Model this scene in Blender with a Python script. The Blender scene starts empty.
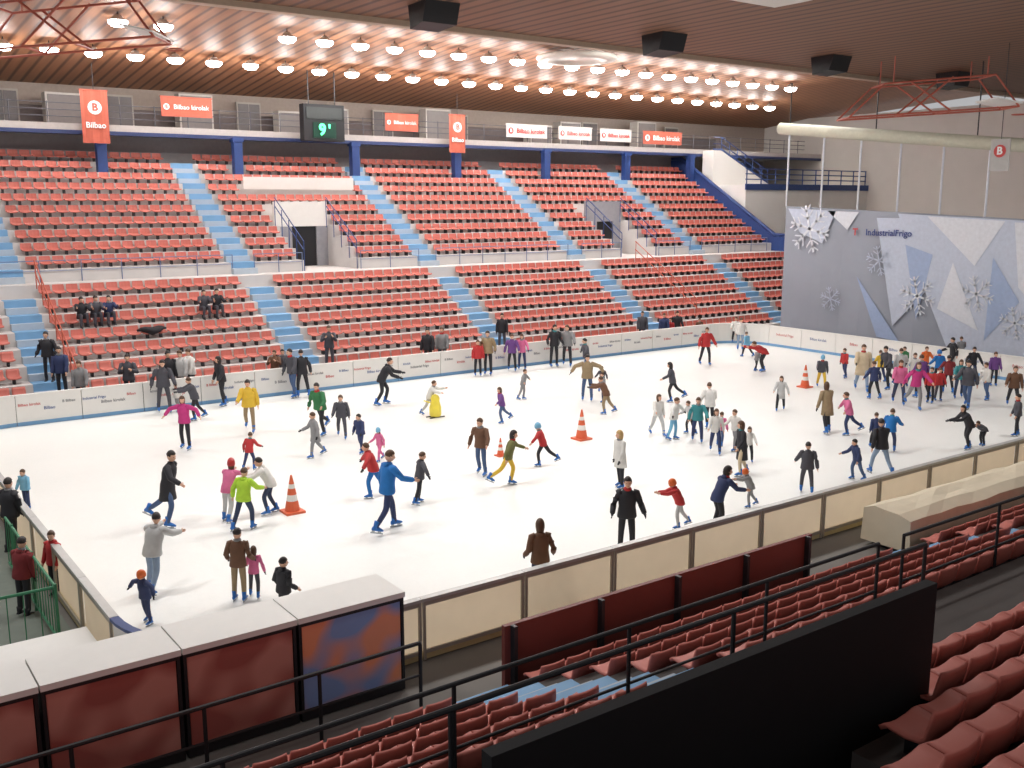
import bpy, math, random
import numpy as np
from mathutils import Vector, Matrix
C=math.cos; S=math.sin; R=math.radians
rng=random.Random(7)
coll=bpy.context.collection
sc=bpy.context.scene
sc.view_settings.view_transform='Standard'
# ------------------------------------------------------------------ camera
PIT=R(10.4); YAW=R(54.1)
cam=bpy.data.cameras.new("camera"); co=bpy.data.objects.new("camera",cam); coll.objects.link(co)
cam.lens=35.156; cam.sensor_width=36; cam.clip_end=300
co.location=(0,0,7)
co.rotation_euler=Vector((C(YAW)*C(PIT),S(YAW)*C(PIT),-S(PIT))).to_track_quat('-Z','Y').to_euler()
sc.camera=co
def hit(u,v,z=0,H=7.0):
    D=(384-v)*C(PIT)-1000*S(PIT); F=1000*C(PIT)+(384-v)*S(PIT)
    t=(H-z)/-D; a=(u-512)*t; b=F*t
    return (a*S(YAW)+b*C(YAW), b*S(YAW)-a*C(YAW))
# ------------------------------------------------------------------ materials
def lin(c): return tuple((x/12.92 if x<=0.04045 else ((x+0.055)/1.055)**2.4) for x in [k/255 for k in c])
MATS={}
def mat(name,rgb,rough=0.6,metal=0.0,var=0.12,scale=6.0,emit=0,bump=0.0,transl=0):
    if name in MATS: return MATS[name]
    m=bpy.data.materials.new(name); m.use_nodes=True; nt=m.node_tree; n=nt.nodes; l=nt.links
    b=n["Principled BSDF"]; b.inputs["Roughness"].default_value=rough; b.inputs["Metallic"].default_value=metal
    c=lin(rgb)
    tc=n.new("ShaderNodeTexCoord"); nz=n.new("ShaderNodeTexNoise"); nz.inputs["Scale"].default_value=scale
    l.new(tc.outputs["Object"],nz.inputs["Vector"])
    cr=n.new("ShaderNodeMixRGB"); cr.inputs[1].default_value=(*[x*(1-var) for x in c],1); cr.inputs[2].default_value=(*[min(1,x*(1+var)) for x in c],1)
    l.new(nz.outputs["Fac"],cr.inputs[0]); l.new(cr.outputs[0],b.inputs["Base Color"])
    if bump:
        bp=n.new("ShaderNodeBump"); bp.inputs["Strength"].default_value=bump; l.new(nz.outputs["Fac"],bp.inputs["Height"]); l.new(bp.outputs[0],b.inputs["Normal"])
    if transl:
        tr=n.new("ShaderNodeBsdfTranslucent"); ms=n.new("ShaderNodeMixShader"); ms.inputs[0].default_value=transl
        l.new(cr.outputs[0],tr.inputs[0]); l.new(b.outputs[0],ms.inputs[1]); l.new(tr.outputs[0],ms.inputs[2]); l.new(ms.outputs[0],n["Material Output"].inputs[0])
    if emit:
        b.inputs["Emission Color"].default_value=(*c,1); b.inputs["Emission Strength"].default_value=emit
        try: m.cycles.emission_sampling='NONE'
        except Exception: pass
    MATS[name]=m; return m
def wood(name,rgb,dark):
    m=bpy.data.materials.new(name); m.use_nodes=True; nt=m.node_tree; n=nt.nodes; l=nt.links
    b=n["Principled BSDF"]; b.inputs["Roughness"].default_value=0.55
    tc=n.new("ShaderNodeTexCoord"); w=n.new("ShaderNodeTexWave"); w.wave_type='BANDS'; w.bands_direction='X'
    w.inputs["Scale"].default_value=0.55; w.inputs["Distortion"].default_value=0
    l.new(tc.outputs["Object"],w.inputs["Vector"])
    r=n.new("ShaderNodeValToRGB"); r.color_ramp.elements[0].position=0.0; r.color_ramp.elements[0].color=(*lin(dark),1)
    r.color_ramp.elements[1].position=0.35; r.color_ramp.elements[1].color=(*lin(rgb),1)
    l.new(w.outputs["Fac"],r.inputs[0])
    nz=n.new("ShaderNodeTexNoise"); nz.inputs["Scale"].default_value=0.8; mp=n.new("ShaderNodeMapping"); mp.inputs["Scale"].default_value=(6,0.3,1)
    l.new(tc.outputs["Object"],mp.inputs[0]); l.new(mp.outputs[0],nz.inputs["Vector"])
    mx=n.new("ShaderNodeMixRGB"); mx.blend_type='MULTIPLY'; mx.inputs[0].default_value=0.4
    l.new(r.outputs[0],mx.inputs[1]); l.new(nz.outputs["Fac"],mx.inputs[2])
    l.new(mx.outputs[0],b.inputs["Base Color"])
    MATS[name]=m; return m
def icemat():
    m=bpy.data.materials.new("ice"); m.use_nodes=True; nt=m.node_tree; n=nt.nodes; l=nt.links
    b=n["Principled BSDF"]; b.inputs["Roughness"].default_value=0.4; b.inputs["Specular IOR Level"].default_value=0.3
    tc=n.new("ShaderNodeTexCoord"); a=n.new("ShaderNodeTexNoise"); a.inputs["Scale"].default_value=0.35; a.inputs["Detail"].default_value=8
    k=n.new("ShaderNodeTexNoise"); k.inputs["Scale"].default_value=9; k.inputs["Detail"].default_value=6; k.inputs["Distortion"].default_value=3
    l.new(tc.outputs["Object"],a.inputs["Vector"]); l.new(tc.outputs["Object"],k.inputs["Vector"])
    mx=n.new("ShaderNodeMixRGB"); mx.inputs[1].default_value=(*lin((226,228,226)),1); mx.inputs[2].default_value=(*lin((252,252,248)),1)
    ad=n.new("ShaderNodeMath"); ad.operation='MULTIPLY_ADD'; ad.inputs[1].default_value=0.5
    l.new(k.outputs["Fac"],ad.inputs[0])
    h=n.new("ShaderNodeMath"); h.operation='MULTIPLY'; h.inputs[1].default_value=0.5; l.new(a.outputs["Fac"],h.inputs[0]); l.new(h.outputs[0],ad.inputs[2])
    l.new(ad.outputs[0],mx.inputs[0]); l.new(mx.outputs[0],b.inputs["Base Color"])
    MATS["ice"]=m; return m
# ------------------------------------------------------------------ mesh builder
BOXF=[(0,3,2,1),(4,5,6,7),(0,1,5,4),(1,2,6,5),(2,3,7,6),(3,0,4,7)]
class MB:
    def __init__(s): s.v=[];s.f=[];s.m=[]
    def add(s,vs,fs,m=0):
        o=len(s.v); s.v+= [tuple(x) for x in vs]; s.f+=[tuple(i+o for i in f) for f in fs]; s.m+=[m]*len(fs)
    def box(s,x0,x1,y0,y1,z0,z1,m=0):
        s.add([(x0,y0,z0),(x1,y0,z0),(x1,y1,z0),(x0,y1,z0),(x0,y0,z1),(x1,y0,z1),(x1,y1,z1),(x0,y1,z1)],BOXF,m)
    def loft(s,rings,m=0,caps=True):
        n=len(rings[0]); vs=[q for r in rings for q in r]; fs=[]
        for i in range(len(rings)-1):
            for j in range(n):
                k=(j+1)%n; fs.append((i*n+j,i*n+k,(i+1)*n+k,(i+1)*n+j))
        if caps: fs.append(tuple(reversed(range(n)))); fs.append(tuple((len(rings)-1)*n+j for j in range(n)))
        s.add(vs,fs,m)
    def tube(s,pts,rad,seg=8,m=0,caps=True):
        pts=[Vector(q) for q in pts]; rings=[]
        if not isinstance(rad,(list,tuple)): rad=[rad]*len(pts)
        for i,q in enumerate(pts):
            t=(pts[min(i+1,len(pts)-1)]-pts[max(i-1,0)]).normalized()
            up=Vector((0,0,1)) if abs(t.z)<0.9 else Vector((0,1,0))
            a=t.cross(up).normalized(); b=a.cross(t).normalized(); r=rad[i]
            ra,rb=(r if isinstance(r,tuple) else (r,r))
            rings.append([q+a*ra*C(k*2*math.pi/seg)+b*rb*S(k*2*math.pi/seg) for k in range(seg)])
        rings=[list(reversed(r)) for r in rings]
        s.loft(rings,m,caps)
    def lathe(s,prof,c,seg=16,m=0):
        s.loft([[ (c[0]+r*C(k*2*math.pi/seg),c[1]+r*S(k*2*math.pi/seg),c[2]+z) for k in range(seg)] for r,z in prof],m)
def mesh(name,mb,mats,smooth=False):
    me=bpy.data.meshes.new(name); me.from_pydata(mb.v,[],mb.f)
    for k in mats: me.materials.append(k)
    if len(mats)>1: me.polygons.foreach_set("material_index",mb.m)
    if smooth: me.polygons.foreach_set("use_smooth",[True]*len(me.polygons))
    me.update(); return me
def put(name,me,loc=(0,0,0),rot=(0,0,0),scale=(1,1,1),parent=None,label=None,cat=None,group=None,kind=None):
    o=bpy.data.objects.new(name,me); coll.objects.link(o); o.location=loc; o.rotation_euler=rot; o.scale=scale
    if parent is not None: o.parent=parent
    if label: o["label"]=label
    if cat: o["category"]=cat
    if group: o["group"]=group
    if kind: o["kind"]=kind
    return o
def wobj(name,mb,mats,parent=None,smooth=False,**k):
    """object from world-space mesh data; origin at base centre"""
    vs=np.array(mb.v); lo=vs.min(0); hi=vs.max(0); o=np.array([(lo[0]+hi[0])/2,(lo[1]+hi[1])/2,lo[2]])
    mb.v=[tuple(x) for x in (vs-o)]
    po=np.array(parent["wo"]) if parent is not None else np.zeros(3)
    ob=put(name,mesh(name,mb,mats,smooth),tuple(o-po),parent=parent,**k); ob["wo"]=[float(x) for x in o]
    return ob
TXT={}
def textmesh(s,m,size=1.0,bold=0.0):
    key=(s,m.name,bold)
    if key in TXT: return TXT[key]
    cu=bpy.data.curves.new("lettering",'FONT'); cu.body=s; cu.align_x='CENTER'; cu.align_y='CENTER'; cu.size=1; cu.extrude=0.01; cu.offset=bold; cu.resolution_u=3
    ob=bpy.data.objects.new("t",cu); coll.objects.link(ob)
    dg=bpy.context.evaluated_depsgraph_get(); me=bpy.data.meshes.new_from_object(ob.evaluated_get(dg)); 
    bpy.data.objects.remove(ob); me.materials.clear(); me.materials.append(m); TXT[key]=me; return me
def text(s,m,loc,size,face='-Y',parent=None,bold=0.0,tilt=0):
    me=textmesh(s,m,1,bold)
    rot={'-Y':(R(90),tilt,0),'-X':(R(90),tilt,R(-90)),'+Y':(R(90),0,R(180)),'+X':(R(90),0,R(90))}[face]
    po=Vector(parent["wo"]) if parent is not None else Vector()
    return put("lettering",me,Vector(loc)-po,rot,(size,size,size),parent)
W=mat("white_panel",(232,230,226),0.5,0,.03); LB=mat("light_blue_paint",(118,164,204),0.65,0,.15,2); PG=mat("pale_step_grey",(176,188,200),.7,0,.1,3); BL=mat("blue_paint",(40,66,124),0.5); NV=mat("navy_beam",(44,58,102),.5)
DG=mat("dark_metal",(50,50,54),0.5,0.3); BK=mat("black_plastic_and_shade",(28,28,32),0.5)
RED=mat("banner_red",(184,92,72),0.7); CRM=mat("cream_wall",(214,208,202),0.8,0,0.05,1.0); WHW=mat("white_wall",(232,230,226),.8,0,.04,1); WT=mat("white_print",(238,238,238),0.5)
RP=mat("red_print",(196,66,64),0.5); BP=mat("blue_print",(60,90,150),0.5); TAN=mat("tan_panel",(222,206,180),0.35,0,0.1,1.5,transl=.5)
TARP=mat("tan_tarp",(218,206,182),0.7,0,0.08,3,bump=0.2); MAR=mat("maroon_board",(116,58,52),0.55,0,.2,.7); FLR=mat("floor_rubber",(124,120,116),0.8,0,0.15,1.5)
ORP=mat("red_steel",(176,92,74),0.5); SEAT=mat("seat_red",(196,110,98),0.6,0,0.16,1.3); ICE=icemat(); GRN=mat("green_paint",(56,128,92),0.5)
STEEL=mat("steel",(190,190,188),0.4,0.3); UNLIT=mat("unlit_black",(28,28,32),0.9); FRM=mat("board_frame",(168,160,148),.5,.1)
WOOD=wood("ceiling_wood",(180,126,90),(106,68,48)); WOODD=wood("ceiling_wood_shaded",(136,96,72),(74,48,36))  # second wood is the same planking with the shade coloured in
# ------------------------------------------------------------------ shell
def struct(name,mb,mats,**k): return wobj(name,mb,mats,kind="structure",**k)
b=MB(); b.box(-8,70,-6,58,-0.3,-0.02); struct("floor",b,[FLR])
b=MB(); b.box(-8,70,56,56.3,0,13.0); struct("wall_back",b,[mat("gallery_wall",(166,152,142),.8)])
b=MB(); b.box(66,66.3,-6,56,0,13.3); struct("wall_right",b,[CRM])
prof=[(29.9,14.8),(37,14.5),(42,14.2),(48,13.75),(56.3,12.75)]
b=MB()
for (a0,a1),(c0,c1) in zip(prof,prof[1:]):
    b.add([(-8,a0,a1),(70,a0,a1),(70,c0,c1),(-8,c0,c1),(-8,a0,a1+.3),(70,a0,a1+.3),(70,c0,c1+.3),(-8,c0,c1+.3)],[(0,1,2,3),(4,7,6,5),(0,4,5,1),(2,6,7,3),(0,3,7,4),(1,5,6,2)])
struct("ceiling",b,[WOOD])
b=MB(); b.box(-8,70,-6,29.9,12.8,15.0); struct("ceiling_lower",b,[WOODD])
b=MB(); b.box(-8,70,29.9,30.3,12.62,12.95); struct("trim_1",b,[mat("pale_trim",(190,170,150),0.5)])
# ice slab with rounded corners
X0,X1,Y0,Y1,RC=3.4,38.7,12.6,34.0,2.0
def rrect(x0,x1,y0,y1,r,n=6):
    pts=[]
    for cx,cy,a0 in ((x1-r,y1-r,0),(x0+r,y1-r,90),(x0+r,y0+r,180),(x1-r,y0+r,270)):
        for k in range(n+1):
            a=R(a0+90*k/n); pts.append((cx+r*C(a),cy+r*S(a)))
    return pts
pp=rrect(X0,X1,Y0,Y1,RC)
b=MB(); b.loft([[(x,y,-0.02) for x,y in pp],[(x,y,0.0) for x,y in pp]])
wobj("ice_rink_surface",b,[ICE],label="white scratched ice sheet with rounded corners inside the boards",cat="ice rink")
# ------------------------------------------------------------------ rink boards
def panel_frame(o,d,n,L,style,i):
    o=Vector((*o,0)); d=Vector((*d,0)); n=Vector((*n,0))
    def bx(mb,s0,s1,n0,n1,z0,z1,m=0):
        q=[o+d*s+n*t for s,t in ((s0,n0),(s1,n0),(s1,n1),(s0,n1))]
        vs=[(a.x,a.y,z0) for a in q]+[(a.x,a.y,z1) for a in q]
        fs=BOXF
        if d.cross(n).z<0: fs=[tuple(reversed(f)) for f in fs]
        mb.add(vs,fs,m)
    g=0.012; mb=MB()
    if style=='w': bx(mb,g,L-g,0,0.06,0.12,0.95)
    else:
        q=[o+d*s+n*.03 for s in (g,L-g)]; mb.add([(q[0].x,q[0].y,.12),(q[1].x,q[1].y,.12),(q[1].x,q[1].y,.95),(q[0].x,q[0].y,.95)],[(0,1,2,3)])
    lab="white rink board printed with small red and blue adverts" if style=='w' else "translucent tan rink board in a pale grey frame"
    root=wobj("rink_board",mb,[W if style=='w' else TAN],label=lab,cat="rink board",group="boards around the ice rink")
    mb=MB(); bx(mb,g,L-g,-0.01,0.07,0.0,0.12); wobj("kick_plate",mb,[LB if style=='w' else mat("yellow_kick",(206,190,140),0.5)],parent=root)
    mb=MB(); bx(mb,g*.5,L-g*.5,-0.03,0.10,0.95,1.0); wobj("cap_rail",mb,[W if style=='w' else STEEL],parent=root)
    mb=MB(); bx(mb,0.015,0.06,0.06,0.1,0.0,0.95); bx(mb,L-.06,L-.015,0.06,0.1,0,.95)
    if style!='w': bx(mb,0.06,L-.06,0.06,0.09,0.1,0.16); bx(mb,0.06,L-.06,0.06,0.09,0.88,0.95)
    wobj("post",mb,[DG if style=='w' else FRM],parent=root)
    return root
ads=["Bilbao kirolak","B Bilbao","Industrial Frigo","Bilbao","kirolak"]
n=16; L=(X1-X0-2*RC)/n
for i in range(n):
    r=panel_frame((X0+RC+i*L,Y1),(1,0),(0,1),L,'w',i)
    x=X0+RC+i*L
    for q,(fr,sz) in enumerate(((.2,.12),(.5,.14),(.8,.12))):
        text(ads[(i*2+q*3)%5],(RP,BP,mat("grey_print",(110,110,116),.5))[(i+q)%3],(x+L*fr,Y1-0.005,0.66-.16*(q%2)),sz,parent=r,bold=.012)
    panel_frame((X0+RC+i*L,Y0),(1,0),(0,-1),L,'t',i)
n=9; L=(Y1-Y0-2*RC)/n
for i in range(n):
    r=panel_frame((X1,Y0+RC+i*L),(0,1),(1,0),L,'w',i)
    y=Y0+RC+i*L
    text(ads[(i*2+1)%5],BP if i%2 else RP,(X1-0.005,y+L*.5,0.6),0.17,'-X',r)
    panel_frame((X0,Y0+RC+i*L),(0,1),(-1,0),L,'t',i)
for cx,cy,a0,st in ((X1-RC,Y1-RC,0,'w'),(X0+RC,Y1-RC,90,'w'),(X0+RC,Y0+RC,180,'t'),(X1-RC,Y0+RC,270,'t')):
    for h in range(2):
        A=[R(a0+45*h+45*k/6+ (0.3 if k==0 else -0.3 if k==6 else 0)) for k in range(7)]
        def arc(mb,r0,r1,z0,z1):
            for a,c in zip(A,A[1:]):
                q=[(cx+r*C(t),cy+r*S(t)) for r,t in ((r0,a),(r1,a),(r1,c),(r0,c))]
                mb.add([(x,y,z0) for x,y in q]+[(x,y,z1) for x,y in q],BOXF)
        mb=MB(); arc(mb,RC,RC+.06,.12,.95)
        r=wobj("rink_board",mb,[W],label="curved rink board at the rounded corner of the ice",cat="rink board",group="boards around the ice rink")
        mb=MB(); arc(mb,RC-.01,RC+.07,0,.12); wobj("kick_plate",mb,[LB],parent=r)
        mb=MB(); arc(mb,RC-.03,RC+.1,.95,1.0); wobj("cap_rail",mb,[BL if st=='t' else W],parent=r)
# ------------------------------------------------------------------ far stand
RT=mat("terrace_paint",(204,200,198),0.85,0,0.08,2)
SX1=52.0; AIS=[7,16.5,26,35.5,45]; VOM=[(19.4,22.2),(39.0,41.8)]
b=MB()
for i in range(7): b.box(-6,SX1,36+.85*i,36+.85*(i+1),0,.3+.5*i)
b.box(-6,SX1,41.95,43.15,0,3.8)
segs=[(-6,19.4),(22.2,39.0),(41.8,SX1)]
for j in range(10):
    for a,c in (segs if j<4 else [(-6,SX1)]): b.box(a,c,43.15+.85*j,43.15+.85*(j+1),0,4.3+.5*j)
for a,c in VOM: b.box(a,c,43.15,46.55,0,3.8)
wobj("grandstand_terrace",b,[RT],label="stepped concrete grandstand terrace with a mid-level walkway",cat="grandstand")
def flight(ax,y0,z0,n,sg=1,r=.5,w=.55,lab="light blue and pale grey aisle steps between seat blocks",d=.85):
    b=MB()
    for i in range(n):
        y=y0+sg*d*i; z=z0+r*i
        ya,yb=sorted((y-sg*.3,y-sg*.001)); b.box(ax-w,ax+w,ya,yb,max(0,z-r),z-r*.5,1)
        ya,yb=sorted((y-sg*.01,y+sg*(d-.29))); b.box(ax-w,ax+w,ya,yb,z-r*.55,z+.015,0)
    wobj("aisle_stairs",b,[LB,PG],label=lab,cat="stairs",group="aisle steps in the grandstands")
for ax in AIS: flight(ax,36,.3,7); flight(ax,43.15,4.3,10)
GW=mat("grey_wall",(150,150,156),.8)
for k,(a,c) in enumerate(VOM):
    b=MB(); b.box(a,c,46.4,46.54,5.75,6.95,0); b.box(a,a+.9,46.4,46.54,3.8,5.75,1); b.box(c-.6,c,46.4,46.54,3.8,5.75,1); b.box(a+.9,c-.6,46.5,46.54,3.8,5.75,2)  # flat black sheet stands in for the shade inside the doorway
    o=wobj("stand_entrance",b,[W if k==0 else GW,GW,BK],label="spectator entrance with dark doorway below a pale parapet",cat="entrance",group="spectator entrances in the grandstand")
    for xx in (a+.05,c-.05):
        mb=MB()
        for h in (.55,.95): mb.tube([(xx,43.2,3.8+.5+h-.1),(xx,46.4,6.3+h-.1)],.025,6)
        for t in range(5): mb.tube([(xx,43.2+.8*t,4.3+.47*t-.5),(xx,43.2+.8*t,4.3+.47*t+.85)],.022,6)
        wobj("handrail",mb,[BL],parent=o)
b=MB(); b.box(18.7,24.7,48.35,48.42,7.55,8.15); wobj("long_sign_panel",b,[W],label="long blank white panel standing across the upper seat rows",cat="panel")
for a,c in ((5,16),(17,19.3),(22.3,25.5),(26.5,35),(36,38.9),(41.9,44.5),(45.5,51.5)):
    mb=MB()
    mb.tube([(a,43.1,4.65),(c,43.1,4.65)],.02,6); mb.tube([(a,43.1,4.25),(c,43.1,4.25)],.015,6)
    k=int((c-a)/1.6)+1
    for t in range(k+1): x=a+(c-a)*t/k; mb.tube([(x,43.1,3.8),(x,43.1,4.65)],.02,6)
    wobj("walkway_railing",mb,[mat("pale_blue_rail",(110,125,160),.5)],label="thin pale blue metal railing along the grandstand walkway",cat="railing",group="walkway railings")
for xx,y0 in ((7.75,36),(38.9,37.0)):
    mb=MB(); z0=.3+.59*(y0-36)
    for h in (.5,.95): mb.tube([(xx,y0,z0+h),(xx,41.9,3.8+h)],.025,6)
    k=int((41.8-y0)/.95)
    for t in range(k+1): mb.tube([(xx,y0+.1+.95*t,z0+.56*t),(xx,y0+.1+.95*t,z0+1.0+.56*t)],.022,6)
    wobj("aisle_handrail",mb,[RED],label="red metal handrail climbing through the seat rows",cat="handrail",group="aisle handrails")
mb=MB()
pr=[(36,1.2),(42,4.7),(43,4.7),(51.6,9.8),(52.5,9.8)]
for (a,z),(c,w) in zip(pr,pr[1:]):
    vs=[(52.0,a,0),(52.3,a,0),(52.3,c,0),(52.0,c,0),(52.0,a,z),(52.3,a,z),(52.3,c,w),(52.0,c,w)]
    mb.add(vs,BOXF,0)
    mb.tube([(52.1,a,z+.12),(52.1,c,w+.12)],.12,6,1)
wobj("stair_parapet",mb,[BL,BL],label="blue sloping parapet closing off the end of the seating",cat="parapet")
b=MB(); b.box(-8,66,50.4,55.95,10.15,10.4,0); b.box(-8,66,50.3,50.4,10.2,10.5,0); b.box(-8,66,50.28,50.5,10.02,10.2,1)
wobj("concourse_gallery",b,[mat("gallery_grey",(176,170,166),.7),NV],label="pale concourse slab with a navy edge beam above the seats",cat="gallery")
b=MB(); b.box(-8,55,52.6,52.75,8.8,10.13); struct("wall_concourse",b,[mat("shade_wall",(170,164,164),.8)])
for x in [5.9,12.6,19.2,25.8,32.4,39.0,45.7,51.7]:
    b=MB(); b.box(x-.22,x+.22,50.1,50.5,8.3,10.02); b.box(x-.28,x+.28,50.05,50.55,9.9,10.1)
    wobj("gallery_column",b,[BL],label="short square blue column carrying the concourse gallery",cat="column",group="blue columns under the gallery")
mb=MB()
for z in (10.8,11.1,11.4): mb.tube([(-6,50.35,z),(64,50.35,z)],.02,5)
for k in range(44): mb.tube([(-5.6+1.6*k,50.35,10.5),(-5.6+1.6*k,50.35,11.45)],.025,5)
wobj("gallery_railing",mb,[mat("rail_grey",(90,90,98),.5)],label="long grey metal railing along the concourse gallery",cat="railing")
mb=MB(); mb.box(-8,60,55.7,55.9,10.4,11.7); wobj("gallery_dado",mb,[mat("dado_grey",(112,102,100),.8)],label="grey lower cladding along the gallery wall",cat="wall cladding")
FD=mat("door_frame_dim",(180,172,164),.6)
for k,x in enumerate([9.5,15,22,30.5,36,47,55]):
    mb=MB(); mb.box(x-.7,x+.7,55.55,55.7,10.42,12.4,0); mb.box(x-.62,x-.02,55.52,55.56,10.45,12.3,1); mb.box(x+.02,x+.62,55.52,55.56,10.45,12.3,1)
    struct("door_%d"%(k+1),mb,[FD,mat("door_grey",(110,104,104),.5)])
for k,x in enumerate([8,12,18.5,24,26.5,33.5,41.5,44,51]):
    mb=MB(); mb.box(x-.9,x+.9,54.0,54.8,10.4,11.9+.3*(k%3),0); mb.box(x-.8,x+.8,53.96,54.0,10.6,11.8+.3*(k%3),1)
    wobj("gallery_cabinet",mb,[mat("cab_grey",(200,194,188),.6),mat("cab_warm_grey",(124,116,114),.4)],label="pale grey storage cabinet standing on the concourse gallery",cat="cabinet",group="cabinets on the gallery")
b=MB(); b.box(52.6,66,46,56,0,8.0); struct("wall_landing",b,[WHW])
for x,w_,m_ in ((59.8,1.4,DG),(63,2.6,mat("door_blue_grey",(80,90,120),.5))):
    b=MB(); b.box(x-w_/2-.08,x+w_/2+.08,55.6,55.7,8,10.1,0); b.box(x-w_/2,x-.02,55.52,55.62,8.02,10.0,1); b.box(x+.02,x+w_/2,55.52,55.62,8.02,10.0,1)
    wobj("service_door",b,[W,m_],label="dark double service door on the end landing",cat="door",group="service doors")
b=MB(); b.add([(52.8,49.2,8),(59.0,49.2,8),(58.6,49.2,8.2),(53.6,49.2,10.4),(52.8,49.2,10.4),(52.8,50.2,8),(59.0,50.2,8),(58.6,50.2,8.2),(53.6,50.2,10.4),(52.8,50.2,10.4)],[(0,1,2,3,4),(9,8,7,6,5),(0,5,6,1),(1,6,7,2),(2,7,8,3),(3,8,9,4),(4,9,5,0)])
o=wobj("gallery_stair",b,[WHW],label="white-walled stair running down from the gallery to the landing",cat="stairs")
mb=MB(); 
for h in (.08,.45,.9): mb.tube([(52.8,49.22,10.4+h),(53.6,49.22,10.4+h),(58.6,49.22,8.2+h)],.07 if h<.1 else .035,6)
for k in range(7): mb.tube([(53.6+.82*k,49.22,10.4-.36*k),(53.6+.82*k,49.22,11.3-.36*k)],.03,6)
wobj("railing",mb,[BL],parent=o)
mb=MB()
for z in (8.4,8.75,9.1): mb.tube([(52.6,46.05,z),(65.8,46.05,z)],.04,6)
for k in range(10): mb.tube([(52.7+1.45*k,46.05,8),(52.7+1.45*k,46.05,9.1)],.04,6)
mb.box(52.5,66,45.9,46.0,7.7,8.1); wobj("landing_railing",mb,[BL],label="blue railing along the edge of the end landing",cat="railing")
# ------------------------------------------------------------------ banners on the gallery
def banner(x,z0,z1,w,y,red=True,vert=False,s="Bilbao kirolak"):
    b=MB(); nx=9; vs=[];fs=[]
    for j in range(2):
        for k in range(nx): vs.append((x-w/2+w*k/(nx-1), y+0.02*S(k*1.7), z0 if j==0 else z1))
    for k in range(nx-1): fs.append((k,k+1,nx+k+1,nx+k))
    b.add(vs,fs); b.box(x-w/2-.03,x+w/2+.03,y-.03,y+.03,z1,z1+.05)
    o=wobj("banner",b,[RED if red else mat("off_white_cloth",(206,202,198),.7)],label=("red hanging banner printed Bilbao in white" if vert else "red banner printed Bilbao kirolak in white" if red else "white banner printed Bilbao kirolak in red"),cat="banner",group="banners along the gallery")
    c=WT if red else RP
    def disc(cx,cz,r):
        mb=MB(); mb.add([(cx+r*C(q*math.pi/8),y-.04,cz+r*S(q*math.pi/8)) for q in range(16)],[tuple(range(16))]); wobj("emblem_disc",mb,[c],parent=o)
        text("B",RED if red else WT,(cx,y-.06,cz),r*1.5,parent=o,bold=.03)
    if vert: 
        h=z1-z0; disc(x,z0+h*.68,w*.26); text("Bilbao",c,(x,y-.06,z0+h*.34),w*.3,parent=o,bold=.02)
        mb=MB(); mb.tube([(x,y,z1),(x,y,z1+1.2)],.015,5); wobj("hanging_cord",mb,[DG],parent=o)
    else:
        text(s,c,(x+w*.08,y-.06,(z0+z1)/2),w*.125,parent=o,bold=.012)
        disc(x-w*.4,(z0+z1)/2,w*.06)
banner(16.7,11.0,11.9,2.5,50.1); banner(28.7,10.8,11.7,2.1,50.1); banner(48.8,10.7,11.5,3.6,50.1)
for x in (37.4,41.2,44.6): banner(x,10.75,11.5,3.1 if x<38 else 2.7,50.1,False)
banner(12.3,9.6,11.95,1.2,49.7,True,True); banner(32.1,9.7,11.8,1.1,49.7,True,True)
b=MB(); b.box(22.4,24.7,49.2,49.7,10.05,11.9); o=wobj("scoreboard",b,[BK],label="black electronic scoreboard with a green lit digit",cat="scoreboard")
b=MB(); b.box(22.55,24.55,49.16,49.2,11.15,11.75); wobj("screen",b,[mat("screen_dark",(60,64,64),.3)],parent=o)
b=MB(); b.box(22.9,24.2,49.16,49.2,10.2,11.0); wobj("screen",b,[mat("screen_green_dark",(20,60,48),.3)],parent=o)
GL=mat("green_led",(90,255,170),.5,emit=2.0)
text("9",GL,(23.4,49.12,10.6),.8,parent=o,bold=.03); text("'",GL,(23.8,49.12,10.6),.7,parent=o,bold=.03)
for q in (22.8,24.3):
    mb=MB(); mb.tube([(q,49.45,11.9),(q,49.45,13.6)],.03,5); wobj("hanger",mb,[DG],parent=o)
# ------------------------------------------------------------------ seats
def seat_mesh():
    mb=MB(); prof=[(-.21,.20),(-.17,.235),(-.02,.215),(.10,.225),(.17,.29),(.20,.42),(.215,.50)]
    W2=.215; cols=[-1,-.6,0,.6,1]; nv=len(cols)
    top=[];bot=[]
    for (y,z) in prof:
        for c in cols:
            e=.03*abs(c)**2; yy=y-(.03*abs(c)**2 if z>.25 else 0); w=W2*(1 if z<.45 else .93)
            top.append((c*w,yy,z+(e if z<.26 else 0))); 
    for (x,y,z) in top: bot.append((x*.97,y+.018,z-.03))
    n=len(prof); T=len(top); fs=[]
    for i in range(n-1):
        for j in range(nv-1):
            a=i*nv+j; fs.append((a,a+1,a+nv+1,a+nv)); fs.append((T+a,T+a+nv,T+a+nv+1,T+a+1))
    for j in range(nv-1):
        fs.append((j,T+j,T+j+1,j+1)); a=(n-1)*nv+j; fs.append((a,a+1,T+a+1,T+a))
    for i in range(n-1):
        a=i*nv; fs.append((a,a+nv,T+a+nv,T+a)); a=i*nv+nv-1; fs.append((a,T+a,T+a+nv,a+nv))
    mb.add(top+bot,fs,0); mb.box(-.04,.04,-.1,.12,0,.2,1)
    return mb
smb=seat_mesh(); SM=mesh("stadium_seat",smb,[SEAT,DG])
SM.polygons.foreach_set("use_smooth",[True]*len(SM.polygons))
seats=[]
def fill(x0,x1,y,z,ang,sp=.5):
    k=int((x1-x0)/sp)
    for t in range(k): seats.append((x0+(x1-x0-k*sp)/2+sp/2+t*sp,y,z,ang))
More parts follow.
